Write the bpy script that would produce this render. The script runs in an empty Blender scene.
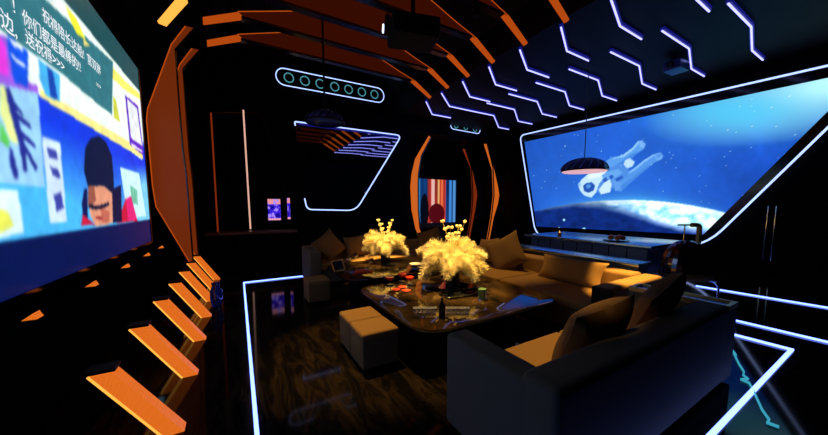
import bpy, bmesh, math, random
import numpy as np
from mathutils import Vector, Matrix
rnd = random.Random(7)
SC = bpy.context.scene
COL = SC.collection

# ------------------------------------------------------------------ camera
A = math.radians(30.4); SA, CA = math.sin(A), math.cos(A)
EYE = 1.55; F = 300.0
cam_d = bpy.data.cameras.new('camera'); cam = bpy.data.objects.new('camera', cam_d); COL.objects.link(cam)
cam.location = (0, 0, EYE)
PIT = math.radians(5.15); SP, CP = math.sin(PIT), math.cos(PIT); V0 = 206+F*math.tan(PIT)
cam.rotation_euler = (math.pi/2-PIT, 0, -A)
cam_d.sensor_width = 36; cam_d.lens = 36*F/828; cam_d.shift_y = (V0-217.5)/828
cam_d.clip_start = .05; cam_d.clip_end = 100
SC.camera = cam
# ------------------------------------------------------------------ world, exposure
w = bpy.data.worlds.new('world'); SC.world = w; w.use_nodes = True
w.node_tree.nodes['Background'].inputs[0].default_value = (.2, .35, .7, 1)
w.node_tree.nodes['Background'].inputs[1].default_value = .002
vs = SC.view_settings
vs.view_transform = 'Standard'; vs.look = 'None'; vs.exposure = 0.0; vs.gamma = 1.0; vs.use_curve_mapping = False
SC.cycles.use_denoising = True
SC.cycles.max_bounces = 8

# warm downlights (power in W) aimed at the tables and the sofas; each has its fixture built further down
SPOTS = [  # (x, y, z, aim, power, cone)
    (2.52, 3.2, 4.9, (2.52, 3.2, .6), 3600, 22),
    (2.55, 5.3, 4.9, (2.54, 5.4, .6), 4200, 21),
    (3.95, 2.05, 4.9, (4.2, 1.76, .6), 3600, 15),
    (2.4, 1.7, 4.9, (2.2, 1.75, .45), 700, 24),
    (3.8, 4.3, 4.9, (3.95, 4.1, .5), 480, 38),
    (.9, 3.6, 4.9, (1.08, 3.0, .35), 850, 28),
]
WARM = (1.0, .62, .155)

# ------------------------------------------------------------------ pixel rays (used to take sizes off the photograph)
def ray(u, v):
    x = (u-414)/F; y = -(v-V0)/F; f = CP+y*SP
    return (f*SA+x*CA, f*CA-x*SA, y*CP-SP)
def project(X, Y, Z):
    h = X*SA+Y*CA; d = h*CP-(Z-EYE)*SP
    return 414+F*(X*CA-Y*SA)/d, V0-F*((Z-EYE)*CP+h*SP)/d
def on_x(u, v, X):
    r = ray(u, v); t = X/r[0]; return Vector((X, r[1]*t, EYE+r[2]*t))
def on_y(u, v, Y):
    r = ray(u, v); t = Y/r[1]; return Vector((r[0]*t, Y, EYE+r[2]*t))
def on_z(u, v, Z):
    r = ray(u, v); t = (Z-EYE)/r[2]; return Vector((r[0]*t, r[1]*t, Z))

# ------------------------------------------------------------------ materials
def srgb(c):
    return tuple((x/255/12.92 if x/255 <= .04045 else ((x/255+.055)/1.055)**2.4) for x in c)
def mat(name, col=(.5,.5,.5), rough=.5, metal=0, emit=None, strength=1, bump=0, bscale=60, spec=.5, trans=0, noise=None):
    m = bpy.data.materials.new(name); m.use_nodes = True
    nt = m.node_tree; b = nt.nodes['Principled BSDF']
    b.inputs['Base Color'].default_value = (*col, 1); b.inputs['Roughness'].default_value = rough
    b.inputs['Metallic'].default_value = metal; b.inputs['Specular IOR Level'].default_value = spec
    b.inputs['Transmission Weight'].default_value = trans
    if emit:
        b.inputs['Emission Color'].default_value = (*emit, 1); b.inputs['Emission Strength'].default_value = strength
    if bump or noise:
        tc = nt.nodes.new('ShaderNodeTexCoord'); n = nt.nodes.new('ShaderNodeTexNoise')
        n.inputs['Scale'].default_value = bscale; n.inputs['Detail'].default_value = 4
        nt.links.new(tc.outputs['Object'], n.inputs['Vector'])
        if bump:
            bp = nt.nodes.new('ShaderNodeBump'); bp.inputs['Strength'].default_value = bump; bp.inputs['Distance'].default_value = .01
            nt.links.new(n.outputs['Fac'], bp.inputs['Height']); nt.links.new(bp.outputs['Normal'], b.inputs['Normal'])
        if noise:
            r = nt.nodes.new('ShaderNodeValToRGB'); r.color_ramp.elements[0].color = (*col, 1); r.color_ramp.elements[1].color = (*noise, 1)
            r.color_ramp.elements[0].position = .35; r.color_ramp.elements[1].position = .65
            nt.links.new(n.outputs['Fac'], r.inputs['Fac']); nt.links.new(r.outputs['Color'], b.inputs['Base Color'])
    return m
def emis(name, col, s=1): return mat(name, (0, 0, 0), .4, emit=col, strength=s, spec=.2)

def perforated(name, col, s, scale, dark=.45):
    """backlit acrylic behind a perforated grille"""
    m = emis(name, col, s); nt = m.node_tree; b = nt.nodes['Principled BSDF']
    tc = nt.nodes.new('ShaderNodeTexCoord'); br = nt.nodes.new('ShaderNodeTexBrick')
    mp = nt.nodes.new('ShaderNodeMapping'); mp.inputs['Rotation'].default_value = (math.pi/2, 0, 0)
    br.offset = 0; br.inputs['Scale'].default_value = scale; br.inputs['Mortar Size'].default_value = .06
    br.inputs['Brick Width'].default_value = .5; br.inputs['Row Height'].default_value = .5
    br.inputs['Color1'].default_value = br.inputs['Color2'].default_value = (*col, 1)
    br.inputs['Mortar'].default_value = (*[c*dark for c in col], 1)
    nt.links.new(tc.outputs['Object'], mp.inputs[0]); nt.links.new(mp.outputs[0], br.inputs['Vector'])
    nt.links.new(br.outputs['Color'], b.inputs['Emission Color'])
    return m
def painted(name, s=1):
    m = emis(name, (1, 1, 1), s); nt = m.node_tree
    a = nt.nodes.new('ShaderNodeAttribute'); a.attribute_name = 'picture'
    nt.links.new(a.outputs['Color'], nt.nodes['Principled BSDF'].inputs['Emission Color'])
    nt.nodes['Principled BSDF'].inputs['Roughness'].default_value = .35
    return m

def floor_mat():
    m = mat('polished dark marble', (.01, .008, .006), .06); nt = m.node_tree; b = nt.nodes['Principled BSDF']
    tc = nt.nodes.new('ShaderNodeTexCoord'); mp = nt.nodes.new('ShaderNodeMapping')
    mp.inputs['Scale'].default_value = (3.2, .75, 1); mp.inputs['Rotation'].default_value = (0, 0, .25)
    n = nt.nodes.new('ShaderNodeTexNoise'); n.inputs['Scale'].default_value = 2.2; n.inputs['Detail'].default_value = 9
    n.inputs['Roughness'].default_value = .68; n.inputs['Distortion'].default_value = 1.4
    r = nt.nodes.new('ShaderNodeValToRGB'); e = r.color_ramp.elements
    e[0].position = .44; e[0].color = (.005, .004, .004, 1); e[1].position = .72; e[1].color = (.042, .026, .013, 1)
    nt.links.new(tc.outputs['Object'], mp.inputs[0]); nt.links.new(mp.outputs[0], n.inputs['Vector'])
    nt.links.new(n.outputs['Fac'], r.inputs['Fac']); nt.links.new(r.outputs['Color'], b.inputs['Base Color'])
    return m

M = {}
M['floor'] = floor_mat(); M['floor'].node_tree.nodes['Principled BSDF'].inputs['Specular IOR Level'].default_value = .12
M['black'] = mat('black lacquered panel', (.0025, .0025, .003), .5, spec=.06, bump=.02, bscale=8)
M['void'] = mat('flat black panel', (.002, .002, .0022), 1.0, spec=0, noise=(.003, .003, .003))
M['gloss'] = mat('black gloss', (.006, .006, .007), .12)
M['blackmatte'] = mat('black matte', (.006, .006, .007), .7, spec=.2)
M['ceil'] = mat('black ceiling paint', (.004, .004, .005), .6, spec=.12, bump=.05, bscale=30)
M['slat'] = mat('dark brushed metal', (.10, .11, .12), .22, metal=1, bump=.08, bscale=25)
M['chrome'] = mat('chrome', (.6, .6, .62), .12, metal=1)
M['gold'] = mat('brass edging', (.75, .46, .12), .42, metal=.6)
M['mirror'] = mat('dark tinted mirror', (.42, .45, .5), .015, metal=1)
M['tabletop'] = mat('black stone top', (.007, .006, .005), .05, spec=.75, noise=(.055, .03, .011), bscale=3.5)
M['sofa'] = mat('tan woven upholstery', (.31, .165, .052), .85, spec=.15, bump=.25, bscale=220)
M['sofa_shaded'] = mat('shaded tan woven upholstery', (.15, .125, .08), .85, spec=.15, bump=.25, bscale=220)  # same tan fabric, greyed for the parts outside the warm light
M['ottoman'] = mat('brown ottoman fabric', (.20, .13, .045), .85, spec=.15, bump=.25, bscale=220)
M['pillow'] = mat('brown cushion fabric', (.19, .105, .04), .9, spec=.1, bump=.3, bscale=260)
M['amber'] = perforated('amber perforated light panel', (1.0, .20, .018), .95, 90)
M['amberfin'] = emis('amber acrylic fin', (.55, .075, .010), .27)
M['amberbeam'] = emis('amber acrylic beam', (.40, .040, .005), .09)
M['amberend'] = emis('amber acrylic tip', (.9, .13, .010), .5)
M['amberstrip'] = emis('amber light edge', (1.0, .42, .06), 1.3)
M['orange'] = emis('orange portal light', (1.0, .20, .02), .6)
M['orangedim'] = emis('dim orange portal light', (.6, .07, .012), .3)
M['white'] = emis('cool white light strip', (.36, .48, 1.0), 1.9)
M['floorwhite'] = emis('cool white floor light', (.14, .22, 1.0), 5.0)
M['chev'] = emis('white blue light tube', (.34, .34, 1.0), 2.4)
M['blue_halo'] = emis('blue light halo', (.012, .014, .30), .55)
M['cyan'] = emis('cyan ring light', (.10, .42, .50), .6)
M['pinkline'] = emis('pale pink light line', (1.0, .55, .42), .8)
M['vase'] = mat('black ceramic', (.004, .004, .004), .3)
M['plume'] = mat('cream plume', (.86, .78, .50), .8, spec=.1, noise=(.92, .86, .62), bscale=14)
_nt = M['plume'].node_tree; _o = _nt.nodes['Material Output']; _t = _nt.nodes.new('ShaderNodeBsdfTranslucent'); _m = _nt.nodes.new('ShaderNodeMixShader')
_t.inputs[0].default_value = (.9, .8, .5, 1); _m.inputs[0].default_value = .4
_nt.links.new(_nt.nodes['Principled BSDF'].outputs[0], _m.inputs[1]); _nt.links.new(_t.outputs[0], _m.inputs[2]); _nt.links.new(_m.outputs[0], _o.inputs[0])
M['stem'] = mat('pale stem', (.5, .42, .16), .7)
M['red'] = mat('red glass', (.65, .035, .012), .15, spec=.6)
M['redcloth'] = mat('red cloth', (.7, .05, .02), .8)
M['glass'] = mat('clear glass', (.9, .95, 1), .03, trans=1)
M['greenglass'] = mat('green drink', (.30, .55, .22), .08, trans=.6)
M['blueglass'] = mat('blue glass', (.01, .05, .35), .08, trans=.3)
M['porcelain'] = mat('white porcelain', (.7, .7, .68), .25)
M['counter'] = mat('blue grey counter front', (.06, .08, .10), .45, bump=.05, bscale=20)
M['countertop'] = mat('glossy slate top', (.34, .44, .46), .24, metal=1, bump=.06, bscale=12)
M['bartop'] = mat('brown bar top', (.22, .11, .04), .3)
M['inset_reflect'] = mat('table inset with blue screen reflection', (.08, .18, .60), .2, metal=.7)  # blue of the reflected screen put into the base colour
M['lens'] = emis('projector lens', (.55, .7, 1.0), 4)
M['dome'] = mat('dark ribbed shade', (.02, .04, .18), .3, spec=.5)
M['pinkglow'] = emis('pale lamp diffuser', (1.0, .55, .6), .75)
M['orangefruit'] = mat('orange peel', (.8, .18, .03), .5)
M['text'] = emis('white screen lettering', (.9, .96, 1.0), 1.0)
M['picture'] = painted('screen picture', 1.0)
M['picture2'] = painted('projected picture', 1.05)
M['facet'] = mat('faceted dark metal', (.22, .22, .25), .12, metal=1)
M['floor_reflect'] = emis('cyan floor reflection', (.05, .42, .60), .8)

# ------------------------------------------------------------------ mesh builder
class MB:
    def __init__(s): s.v = []; s.f = []
    def add(s, vs_, fs):
        o = len(s.v); s.v += [tuple(p) for p in vs_]; s.f += [tuple(i+o for i in f) for f in fs]; return s
    def box(s, a, b):
        x0, y0, z0 = [min(a[i], b[i]) for i in range(3)]; x1, y1, z1 = [max(a[i], b[i]) for i in range(3)]
        return s.add([(x0,y0,z0),(x1,y0,z0),(x1,y1,z0),(x0,y1,z0),(x0,y0,z1),(x1,y0,z1),(x1,y1,z1),(x0,y1,z1)],
                     [(0,3,2,1),(4,5,6,7),(0,1,5,4),(1,2,6,5),(2,3,7,6),(3,0,4,7)])
    def prism(s, poly, d):
        """poly: list of 3D points, extruded along vector d"""
        n = len(poly); d = Vector(d); P = [Vector(p) for p in poly]
        return s.add(P+[p+d for p in P], [tuple(range(n))[::-1], tuple(range(n, 2*n))]+[(i, (i+1) % n, (i+1) % n+n, i+n) for i in range(n)])
    def tube(s, path, r, n=8, closed=False, rfun=None):
        P = [Vector(p) for p in path]; N = len(P); base = len(s.v); up = None
        for i, p in enumerate(P):
            a = P[i-1] if (i > 0 or closed) else p; b = P[(i+1) % N] if (i < N-1 or closed) else p
            t = (b-a).normalized()
            if up is None:
                up = Vector((0, 0, 1)) if abs(t.z) < .9 else Vector((1, 0, 0))
            x = t.cross(up)
            if x.length < 1e-4: x = t.cross(Vector((.3, 1, .2)))
            x.normalize(); y = x.cross(t).normalized(); up = y
            rr = rfun(i/(N-1)) if rfun else r
            for k in range(n):
                q = 2*math.pi*k/n+math.pi/n
                s.v.append(tuple(p+x*(math.cos(q)*rr)+y*(math.sin(q)*rr)))
        for i in range(N if closed else N-1):
            j = (i+1) % N
            for k in range(n):
                l = (k+1) % n
                s.f.append((base+i*n+k, base+i*n+l, base+j*n+l, base+j*n+k))
        if not closed:
            s.f.append(tuple(base+k for k in range(n))[::-1]); s.f.append(tuple(base+(N-1)*n+k for k in range(n)))
        return s
    def lathe(s, prof, c=(0, 0, 0), n=24, cap=True):
        base = len(s.v); m = len(prof)
        for r, z in prof:
            for k in range(n):
                a = 2*math.pi*k/n
                s.v.append((c[0]+r*math.cos(a), c[1]+r*math.sin(a), c[2]+z))
        for i in range(m-1):
            for k in range(n):
                l = (k+1) % n
                s.f.append((base+i*n+k, base+i*n+l, base+(i+1)*n+l, base+(i+1)*n+k))
        if cap and prof[0][0] > 1e-4: s.f.append(tuple(base+k for k in range(n))[::-1])
        if cap and prof[-1][0] > 1e-4: s.f.append(tuple(base+(m-1)*n+k for k in range(n)))
        return s
    def build(s, name, m, parent=None, bevel=0, seg=2, smooth=False, loc=None):
        me = bpy.data.meshes.new(name); me.from_pydata(s.v, [], s.f); me.validate()
        bm = bmesh.new(); bm.from_mesh(me)
        bmesh.ops.remove_doubles(bm, verts=bm.verts, dist=1e-5)
        bmesh.ops.recalc_face_normals(bm, faces=bm.faces)
        if bevel:
            ed = [e for e in bm.edges if len(e.link_faces) == 2 and e.calc_face_angle(0) > .5]
            bmesh.ops.bevel(bm, geom=ed, offset=bevel, segments=seg, profile=.6, affect='EDGES', clamp_overlap=True)
        if smooth or bevel:
            for f in bm.faces: f.smooth = True
            for e in bm.edges:
                if e.calc_face_angle(0) > .7: e.smooth = False
        bm.to_mesh(me); bm.free()
        me.materials.append(m)
        o = bpy.data.objects.new(name, me); COL.objects.link(o)
        if parent:
            o.parent = parent
            if parent.type == 'EMPTY' or True: o.matrix_parent_inverse = Matrix.Identity(4)
        if loc: o.location = loc
        return o
# meshes below are written in world coordinates and moved under their empties by subtracting the base point
class LB(MB):
    def __init__(s, base): super().__init__(); s.base = Vector(base)
    def build(s, name, m, parent=None, **k):
        s.v = [tuple(Vector(p)-s.base) for p in s.v]; return super().build(name, m, parent, **k)

def tag(o, label, cat, group=None, kind=None):
    if label: o['label'] = label
    if cat: o['category'] = cat
    if group: o['group'] = group
    if kind: o['kind'] = kind
    return o
def thing(name, label, cat, loc=(0, 0, 0), rz=0, group=None):
    o = bpy.data.objects.new(name, None); COL.objects.link(o); o.location = loc; o.rotation_euler = (0, 0, rz); o.empty_display_size = .1
    return tag(o, label, cat, group)
def solo(mb, name, m, label, cat, base, group=None, **k):
    mb.v = [tuple(Vector(p)-Vector(base)) for p in mb.v]
    o = mb.build(name, m, None, loc=base, **k); return tag(o, label, cat, group)
def struct(mb, name, m, parent=None, **k):
    o = mb.build(name, m, parent, **k)
    if not parent: o['kind'] = 'structure'
    return o
def copy_tree(o, parent=None):
    c = o.copy(); COL.objects.link(c)
    if parent: c.parent = parent
    for ch in list(o.children): copy_tree(ch, c)
    return c
def rounded(pts, r, n=5, closed=True):
    """round the corners of a polyline"""
    P = [Vector(p) for p in pts]; N = len(P); out = []
    rr = r if isinstance(r, (list, tuple)) else [r]*N
    for i in range(N):
        if not closed and i in (0, N-1): out.append(P[i]); continue
        a, b, c = P[i-1], P[i], P[(i+1) % N]; q = rr[i]
        d1 = (a-b); d2 = (c-b); q = min(q, d1.length*.45, d2.length*.45)
        s_, e_ = b+d1.normalized()*q, b+d2.normalized()*q
        for k in range(n+1):
            t = k/n; out.append(s_*(1-t)**2+b*(2*t*(1-t))+e_*t*t)
    return out
def inpoly(u, v, poly):
    ins = np.zeros(u.shape, bool); n = len(poly)
    for i in range(n):
        (x1, y1), (x2, y2) = poly[i], poly[(i+1) % n]
        if y1 == y2: continue
        c = ((y1 > v) != (y2 > v)) & (u < (x2-x1)*(v-y1)/(y2-y1)+x1)
        ins ^= c
    return ins
def picture_grid(name, m, parent, P, cols):
    """P: (ny,nx,3) points, cols: (ny,nx,3) linear colours, a picture carried by the vertices of a screen"""
    ny, nx, _ = P.shape
    me = bpy.data.meshes.new(name); idx = np.arange(nx*ny).reshape(ny, nx)
    f = np.stack([idx[:-1, :-1], idx[:-1, 1:], idx[1:, 1:], idx[1:, :-1]], -1).reshape(-1, 4)
    me.from_pydata(P.reshape(-1, 3).tolist(), [], f.tolist())
    at = me.color_attributes.new('picture', 'FLOAT_COLOR', 'POINT')
    c = np.ones((nx*ny, 4), np.float32); c[:, :3] = cols.reshape(-1, 3); at.data.foreach_set('color', c.ravel())
    me.materials.append(m); o = bpy.data.objects.new(name, me); COL.objects.link(o); o.parent = parent
    return o
def soft(c, n=2):
    for _ in range(n):
        p = np.pad(c, ((1, 1), (1, 1), (0, 0)), 'edge')
        c = sum(p[i:i+c.shape[0], j:j+c.shape[1]]*w_ for i, j, w_ in ((0, 1, .15), (1, 0, .15), (1, 2, .15), (2, 1, .15), (1, 1, .4)))
    return c
def lin(c):
    c = np.clip(np.asarray(c, float)/255, 0, 1)
    return np.where(c <= .04045, c/12.92, ((c+.055)/1.055)**2.4)
def vnoise(x, y, seed=0):
    r = np.random.RandomState(seed); g = r.rand(64, 64)
    xi = np.floor(x).astype(int); yi = np.floor(y).astype(int); fx = x-xi; fy = y-yi
    fx = fx*fx*(3-2*fx); fy = fy*fy*(3-2*fy)
    a = g[yi % 64, xi % 64]; b = g[yi % 64, (xi+1) % 64]; c = g[(yi+1) % 64, xi % 64]; d = g[(yi+1) % 64, (xi+1) % 64]
    return (a*(1-fx)+b*fx)*(1-fy)+(c*(1-fx)+d*fx)*fy
def fbm(x, y, seed=0):
    return sum(vnoise(x*2**k, y*2**k, seed+k)/2**(k+1) for k in range(4))

# ================================================================== SETTING
XL, XR, YF, YB = -1.5, 10.4, 9.95, -2.2
struct(MB().box((XL-.2, YB-.2, -.1), (XR+.2, 12.6, 0)), 'floor', M['floor'])
struct(MB().box((XL-.2, YB-.2, 0), (XL, YF+.2, 5.4)), 'wall_left', M['black'])
struct(MB().box((XR, YB-.2, 0), (XR+.2, YF+.2, 5.4)), 'wall_right', M['black'])
struct(MB().box((XL, YB-.2, 0), (XR, YB, 6.4)), 'wall_back', M['blackmatte'])
wf = MB().box((XL, YF, 0), (5.75, YF+.2, 6.4)).box((5.75, YF, 4.35), (10.1, YF+.2, 6.4)).box((10.1, YF, 0), (XR, YF+.2, 6.4))
struct(wf, 'wall_far', M['black'])
struct(MB().box((5.55, YF+.2, 0), (5.75, 12.4, 4.4)).box((10.55, YF+.2, 0), (XR, 12.4, 4.4)).box((5.55, 12.4, 0), (XR, 12.6, 4.4)).box((5.75, YF+.2, 4.35), (10.55, 12.4, 4.45)), 'wall_corridor', M['black'])
vault = [(XL, 4.9), (-1.0, 5.35), (0, 5.85), (2.3, 6.3), (4.6, 5.85), (5.0, 5.45), (5.0, 4.77)]
outer = [(5.04, 4.77), (5.3, 5.6), (4.7, 6.1), (2.3, 6.55), (-.1, 6.1), (-1.1, 5.6), (XL-.2, 5.2), (XL-.2, 4.9)]
struct(MB().prism([(x, YB, z) for x, z in vault+outer], (0, YF-YB, 0)), 'ceiling', M['ceil'])
struct(MB().box((5.04, YB, 4.77), (XR, YF, 4.97)), 'ceiling', M['ceil'])
led = [(XL, 0), (-.95, 0), (-.95, .46), (-.83, .52), (-.99, .91), (XL, .91)]
struct(MB().prism([(x, YB, z) for x, z in led], (0, 6.45-YB, 0)), 'trim_1', M['void'], bevel=.01)

# door with two long pull handles in the right wall
dr = struct(MB().box((XR-.03, 1.0, 0), (XR, 2.6, 2.0)), 'door_1', M['black'])
for u in (768.5, 776.5):
    a = on_x(u, 207, XR-.08)
    MB().tube([(XR-.03, a.y, .45), (XR-.09, a.y, .42), (XR-.09, a.y, .32), (XR-.09, a.y, 1.55), (XR-.09, a.y, 1.45), (XR-.03, a.y, 1.42)], .016, 8).build('handle', M['chrome'], dr, smooth=True)

# ================================================================== ARCH RIBS
RIB_Y = [2.52, 3.33, 4.17, 5.02, 5.84, 6.66, 7.50]
def rib_parts(root, full):
    T = .035
    def plate(poly, name, m, t=T):
        b = MB().prism([(x, -t, z) for x, z in poly], (0, 2*t, 0)).build(name, m, root); return b
    def edge(path, name, m, w=.05, h=.02):
        mb = MB()
        for (x0, z0), (x1, z1) in zip(path[:-1], path[1:]):
            d = Vector((x1-x0, 0, z1-z0)).normalized(); n = Vector((-d.z, 0, d.x))*h
            a, b = Vector((x0, 0, z0)), Vector((x1, 0, z1)); mb.prism([a-n+Vector((0, -w, 0)), b-n+Vector((0, -w, 0)), b+n+Vector((0, -w, 0)), a+n+Vector((0, -w, 0))], (0, 2*w, 0))
        return mb.build(name, m, root)
    # sloping foot on the floor
    plate([(-.815, .525), (-.715, .525), (-.385, .004), (-.49, .004)], 'foot_panel', M['amber'], .05)
    edge([(-.822, .525), (-.498, .005)], 'light_strip', M['amberstrip'], .052, .007)
    MB().box((-.90, -.05, .529), (-.70, .06, .552)).build('foot_cap', M['black'], root)
    if full:
        side = [(-.735, .56), (-.75, 2.09), (-.775, 2.57), (-.785, 3.45), (-.785, 4.18), (-.50, 4.60), (-.62, 4.60), (-.83, 4.25), (-1.2, 3.15), (-1.225, 2.97), (-1.215, 1.9), (-1.19, 1.54), (-.79, .56)]
        plate(side, 'side_panel', M['amberfin'])
        edge([(-.79, .56), (-1.19, 1.54), (-1.215, 1.9), (-1.225, 2.97), (-1.2, 3.15), (-.83, 4.25), (-.62, 4.60)], 'light_strip', M['amberend'], .037, .008)
        edge([(-.735, .56), (-.75, 2.09), (-.775, 2.57), (-.785, 3.45), (-.785, 4.18), (-.50, 4.6)], 'edge_trim', M['slat'], .045, .008)
    else:
        plate([(-1.0, .915), (-1.015, .95), (-1.06, .915)], 'lower_panel', M['amber'])
        plate([(-.78, 4.18), (-.50, 4.60), (-.62, 4.60), (-.87, 4.20)], 'shoulder_panel', M['amberstrip'])
    # ceiling beam: thin tips, deep middle
    plate([(-.37, 4.72), (.28, 5.0), (.17, 5.07), (-.37, 4.82)], 'end_panel', M['amberend'])
    plate([(4.27, 5.0), (4.93, 4.64), (4.96, 4.68), (4.44, 5.0)], 'end_panel', M['amberend'])
    plate([(.28, 5.0), (4.27, 5.0), (4.44, 5.0), (3.93, 5.15), (3.39, 5.34), (2.3, 5.72), (1.21, 5.40), (.17, 5.07)], 'beam_panel', M['amberbeam'])
    edge([(.17, 5.075), (1.21, 5.405), (2.3, 5.725), (3.39, 5.345), (3.93, 5.155), (4.44, 5.0), (4.96, 4.675)], 'light_strip', M['amberend'], .037, .009)
    edge([(.22, 4.982), (4.27, 4.982)], 'slat', M['slat'], .07, .022)
    for x, z in ((.7, 5.22), (1.7, 5.52), (2.9, 5.50), (3.8, 5.19)):
        MB().tube([(x, .0, z), (x, .0, 6.31-abs(x-2.3)*.196)], .014, 6).build('hanger', M['blackmatte'], root)
PLACE = ['nearest amber arch rib, its foot lowest at the left edge of the floor', 'second nearest amber arch rib, foot second up from the lowest glowing foot',
         'third amber arch rib with its foot midway in the row of glowing feet', 'fourth amber arch rib, its foot third from the farthest',
         'fifth amber arch rib ending just beyond the left screen', 'amber arch rib with a tall wide side fin standing right beside the left screen',
         'farthest amber arch rib, its fin a thin sliver behind the wide fin']
proto = {}
for i, y in enumerate(RIB_Y):
    full = i >= 5
    if full not in proto:
        r = thing('arch_rib', PLACE[i], 'rib', (0, y, 0), 0, 'amber arch ribs'); rib_parts(r, full); proto[full] = r
    else:
        r = copy_tree(proto[full]); r.location = (0, y, 0); r['label'] = PLACE[i]

# ================================================================== CHEVRON LIGHTS
ZC = 4.70
firsts = [(7.95, 8.9, 0), (7.15, 7.92, 1), (6.23, 6.95, 0), (5.3, 5.94, 0), (4.43, 4.95, 0), (3.53, 3.97, 0), (2.70, 2.98, 0), (1.85, 2.03, 0)]
seconds = [(7.1, 7.97), (6.23, 6.94), (5.33, 5.96), (4.44, 4.97), (3.54, 3.98), (2.67, 3.0), (1.82, 2.05)]
def chevron(path, label):
    b = path[0]; t = thing('chevron_light', label, 'light', b, 0, 'chevron ceiling lights')
    mb = LB(b); mb.tube(path, .015, 8); mb.build('tube', M['chev'], t)
    mb = LB(b)
    for p, q in zip(path[:-1], path[1:]):
        p, q = Vector(p), Vector(q); d = (q-p).normalized(); n = Vector((-d.y, d.x, 0))*.032; z = Vector((0, 0, .016))
        mb.prism([p-n+z, q-n+z, q+n+z, p+n+z], (0, 0, .05))
    mb.build('glow_layer', M['blue_halo'], t)  # blue halo round the tube, built as a wider glowing strip
    return t
ordn = ['farthest', 'second farthest', 'third farthest', 'fourth farthest', 'fifth farthest', 'third nearest', 'second nearest', 'nearest']
for k, (y0, y1, longer) in enumerate(firsts):
    path = [(5.09, y0, ZC), (5.95, y1, ZC), (6.76, y1+.01, ZC)]
    if longer: path += [(7.89, 7.93, ZC), (9.22, 8.98, ZC), (9.82, 9.0, ZC)]
    chevron(path, ('long double-bend zigzag white blue light tube, farthest of the zigzags' if longer else
                   f'{ordn[k]} bent white blue light tube in the row beside the arch rib ends'))
for k, (y0, y1) in enumerate(seconds):
    path = [(6.76, y0, ZC), (7.98, y0, ZC), (9.18, y1, ZC), (9.97, y1, ZC)]
    chevron(path, f'{["farthest","second farthest","third farthest","fourth farthest","third nearest","second nearest","nearest"][k]} zigzag white blue tube in the row above the space screen')

# ================================================================== LEFT LED SCREEN
XS = -1.2
ls = thing('led_screen', 'huge LED wall screen on the left showing a person in a dark beanie', 'screen', (XS, 4.0, 1.0))
y0s, y1s, z0s, z1s = 1.3, 6.18, 1.0, 3.61
LB(ls.location).box((XL+.01, y0s, z0s), (XS-.004, y1s, z1s)).build('cabinet', M['blackmatte'], ls)
LB(ls.location).box((XS-.02, y1s-.0, z0s-.02), (XS+.01, y1s+.04, z1s+.02)).box((XS-.02, y0s, z0s-.035), (XS+.012, y1s, z0s)).build('bezel', M['gloss'], ls)
ny, nx = 220, 420
Y, Z = np.meshgrid(np.linspace(y0s, y1s, nx), np.linspace(z0s, z1s, ny))
U, V = project(XS, Y, Z)
c = np.zeros((ny, nx, 3)); c[:] = (20, 60, 225)
g = np.clip((V-(100+U*.45))/70, 0, 1)[..., None]
c = c*(1-g)+np.array((70, 180, 240))*g
g = (np.clip((U-118)/25, 0, 1)*np.clip((V-165)/20, 0, 1))[..., None]; c = c*(1-g)+np.array((120, 205, 240))*g
def fill(poly, col, a=1.0):
    m = inpoly(U, V, poly); c[m] = c[m]*(1-a)+np.array(col)*a
fill([(-400, -600), (46, -2), (64, -3), (139, 90), (146, 100), (142, 160), (112, 137), (40, 95), (-400, -200)], (235, 248, 240))
fill([(40, 89), (142, 149), (143, 159), (40, 97)], (246, 232, 140))
fill([(-400, -160), (12, 40), (18, 78), (38, 86), (38, 96), (0, 84), (-400, -20)], (150, 90, 220))
fill([(-5, 30), (5, 45), (9, 76), (-5, 72)], (225, 60, 220))
fill([(7, 34), (28, 52), (28, 88), (14, 82), (9, 55)], (20, 80, 225))
fill([(7, 35), (23, 48), (22, 52), (18, 47), (15, 48)], (240, 245, 255)); fill([(11, 54), (26, 65), (24, 67), (13, 59)], (240, 245, 255))
fill([(27, 50), (38, 60), (38, 76), (35, 74)], (240, 250, 255))
fill([(38, 58), (60, 75), (60, 102), (46, 96), (40, 80)], (70, 175, 235))
fill([(47, 66), (53, 72), (58, 100), (50, 96)], (25, 70, 170))
# posters on the blue wall of the picture
fill([(-40, 68), (1, 84), (38, 93), (45, 187), (3, 183), (-40, 176)], (150, 205, 245))
fill([(0, 84), (12, 92), (18, 145), (10, 140), (0, 112)], (225, 235, 150)); fill([(0, 120), (10, 142), (8, 148), (0, 140)], (90, 200, 90))
for p in [[(5, 88), (9, 87), (14, 100), (24, 142), (38, 168), (35, 171), (26, 152), (27, 172), (24, 172), (18, 140), (10, 112)],
          [(13, 100), (22, 112), (24, 118), (15, 108)], [(16, 112), (30, 124), (32, 130), (18, 120)], [(19, 128), (35, 144), (36, 149), (20, 136)],
          [(9, 146), (12, 148), (19, 176), (15, 180), (10, 165)]]: fill(p, (35, 45, 140))
fill([(42, 136), (60, 142), (67, 222), (50, 224)], (205, 228, 250))
for p in [[(47, 148), (56, 150), (58, 160), (49, 158)], [(50, 166), (59, 170), (60, 178), (53, 176)], [(54, 195), (61, 192), (64, 208), (56, 212)]]: fill(p, (60, 70, 165))
fill([(-60, 190), (18, 190), (24, 233), (-60, 250)], (215, 240, 250)); fill([(-10, 205), (8, 212), (14, 226), (-10, 238)], (225, 230, 90))
fill([(120, 167), (139, 173), (146, 216), (128, 219)], (200, 240, 252)); fill([(130, 185), (137, 190), (138, 205), (132, 203)], (110, 190, 160))
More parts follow.
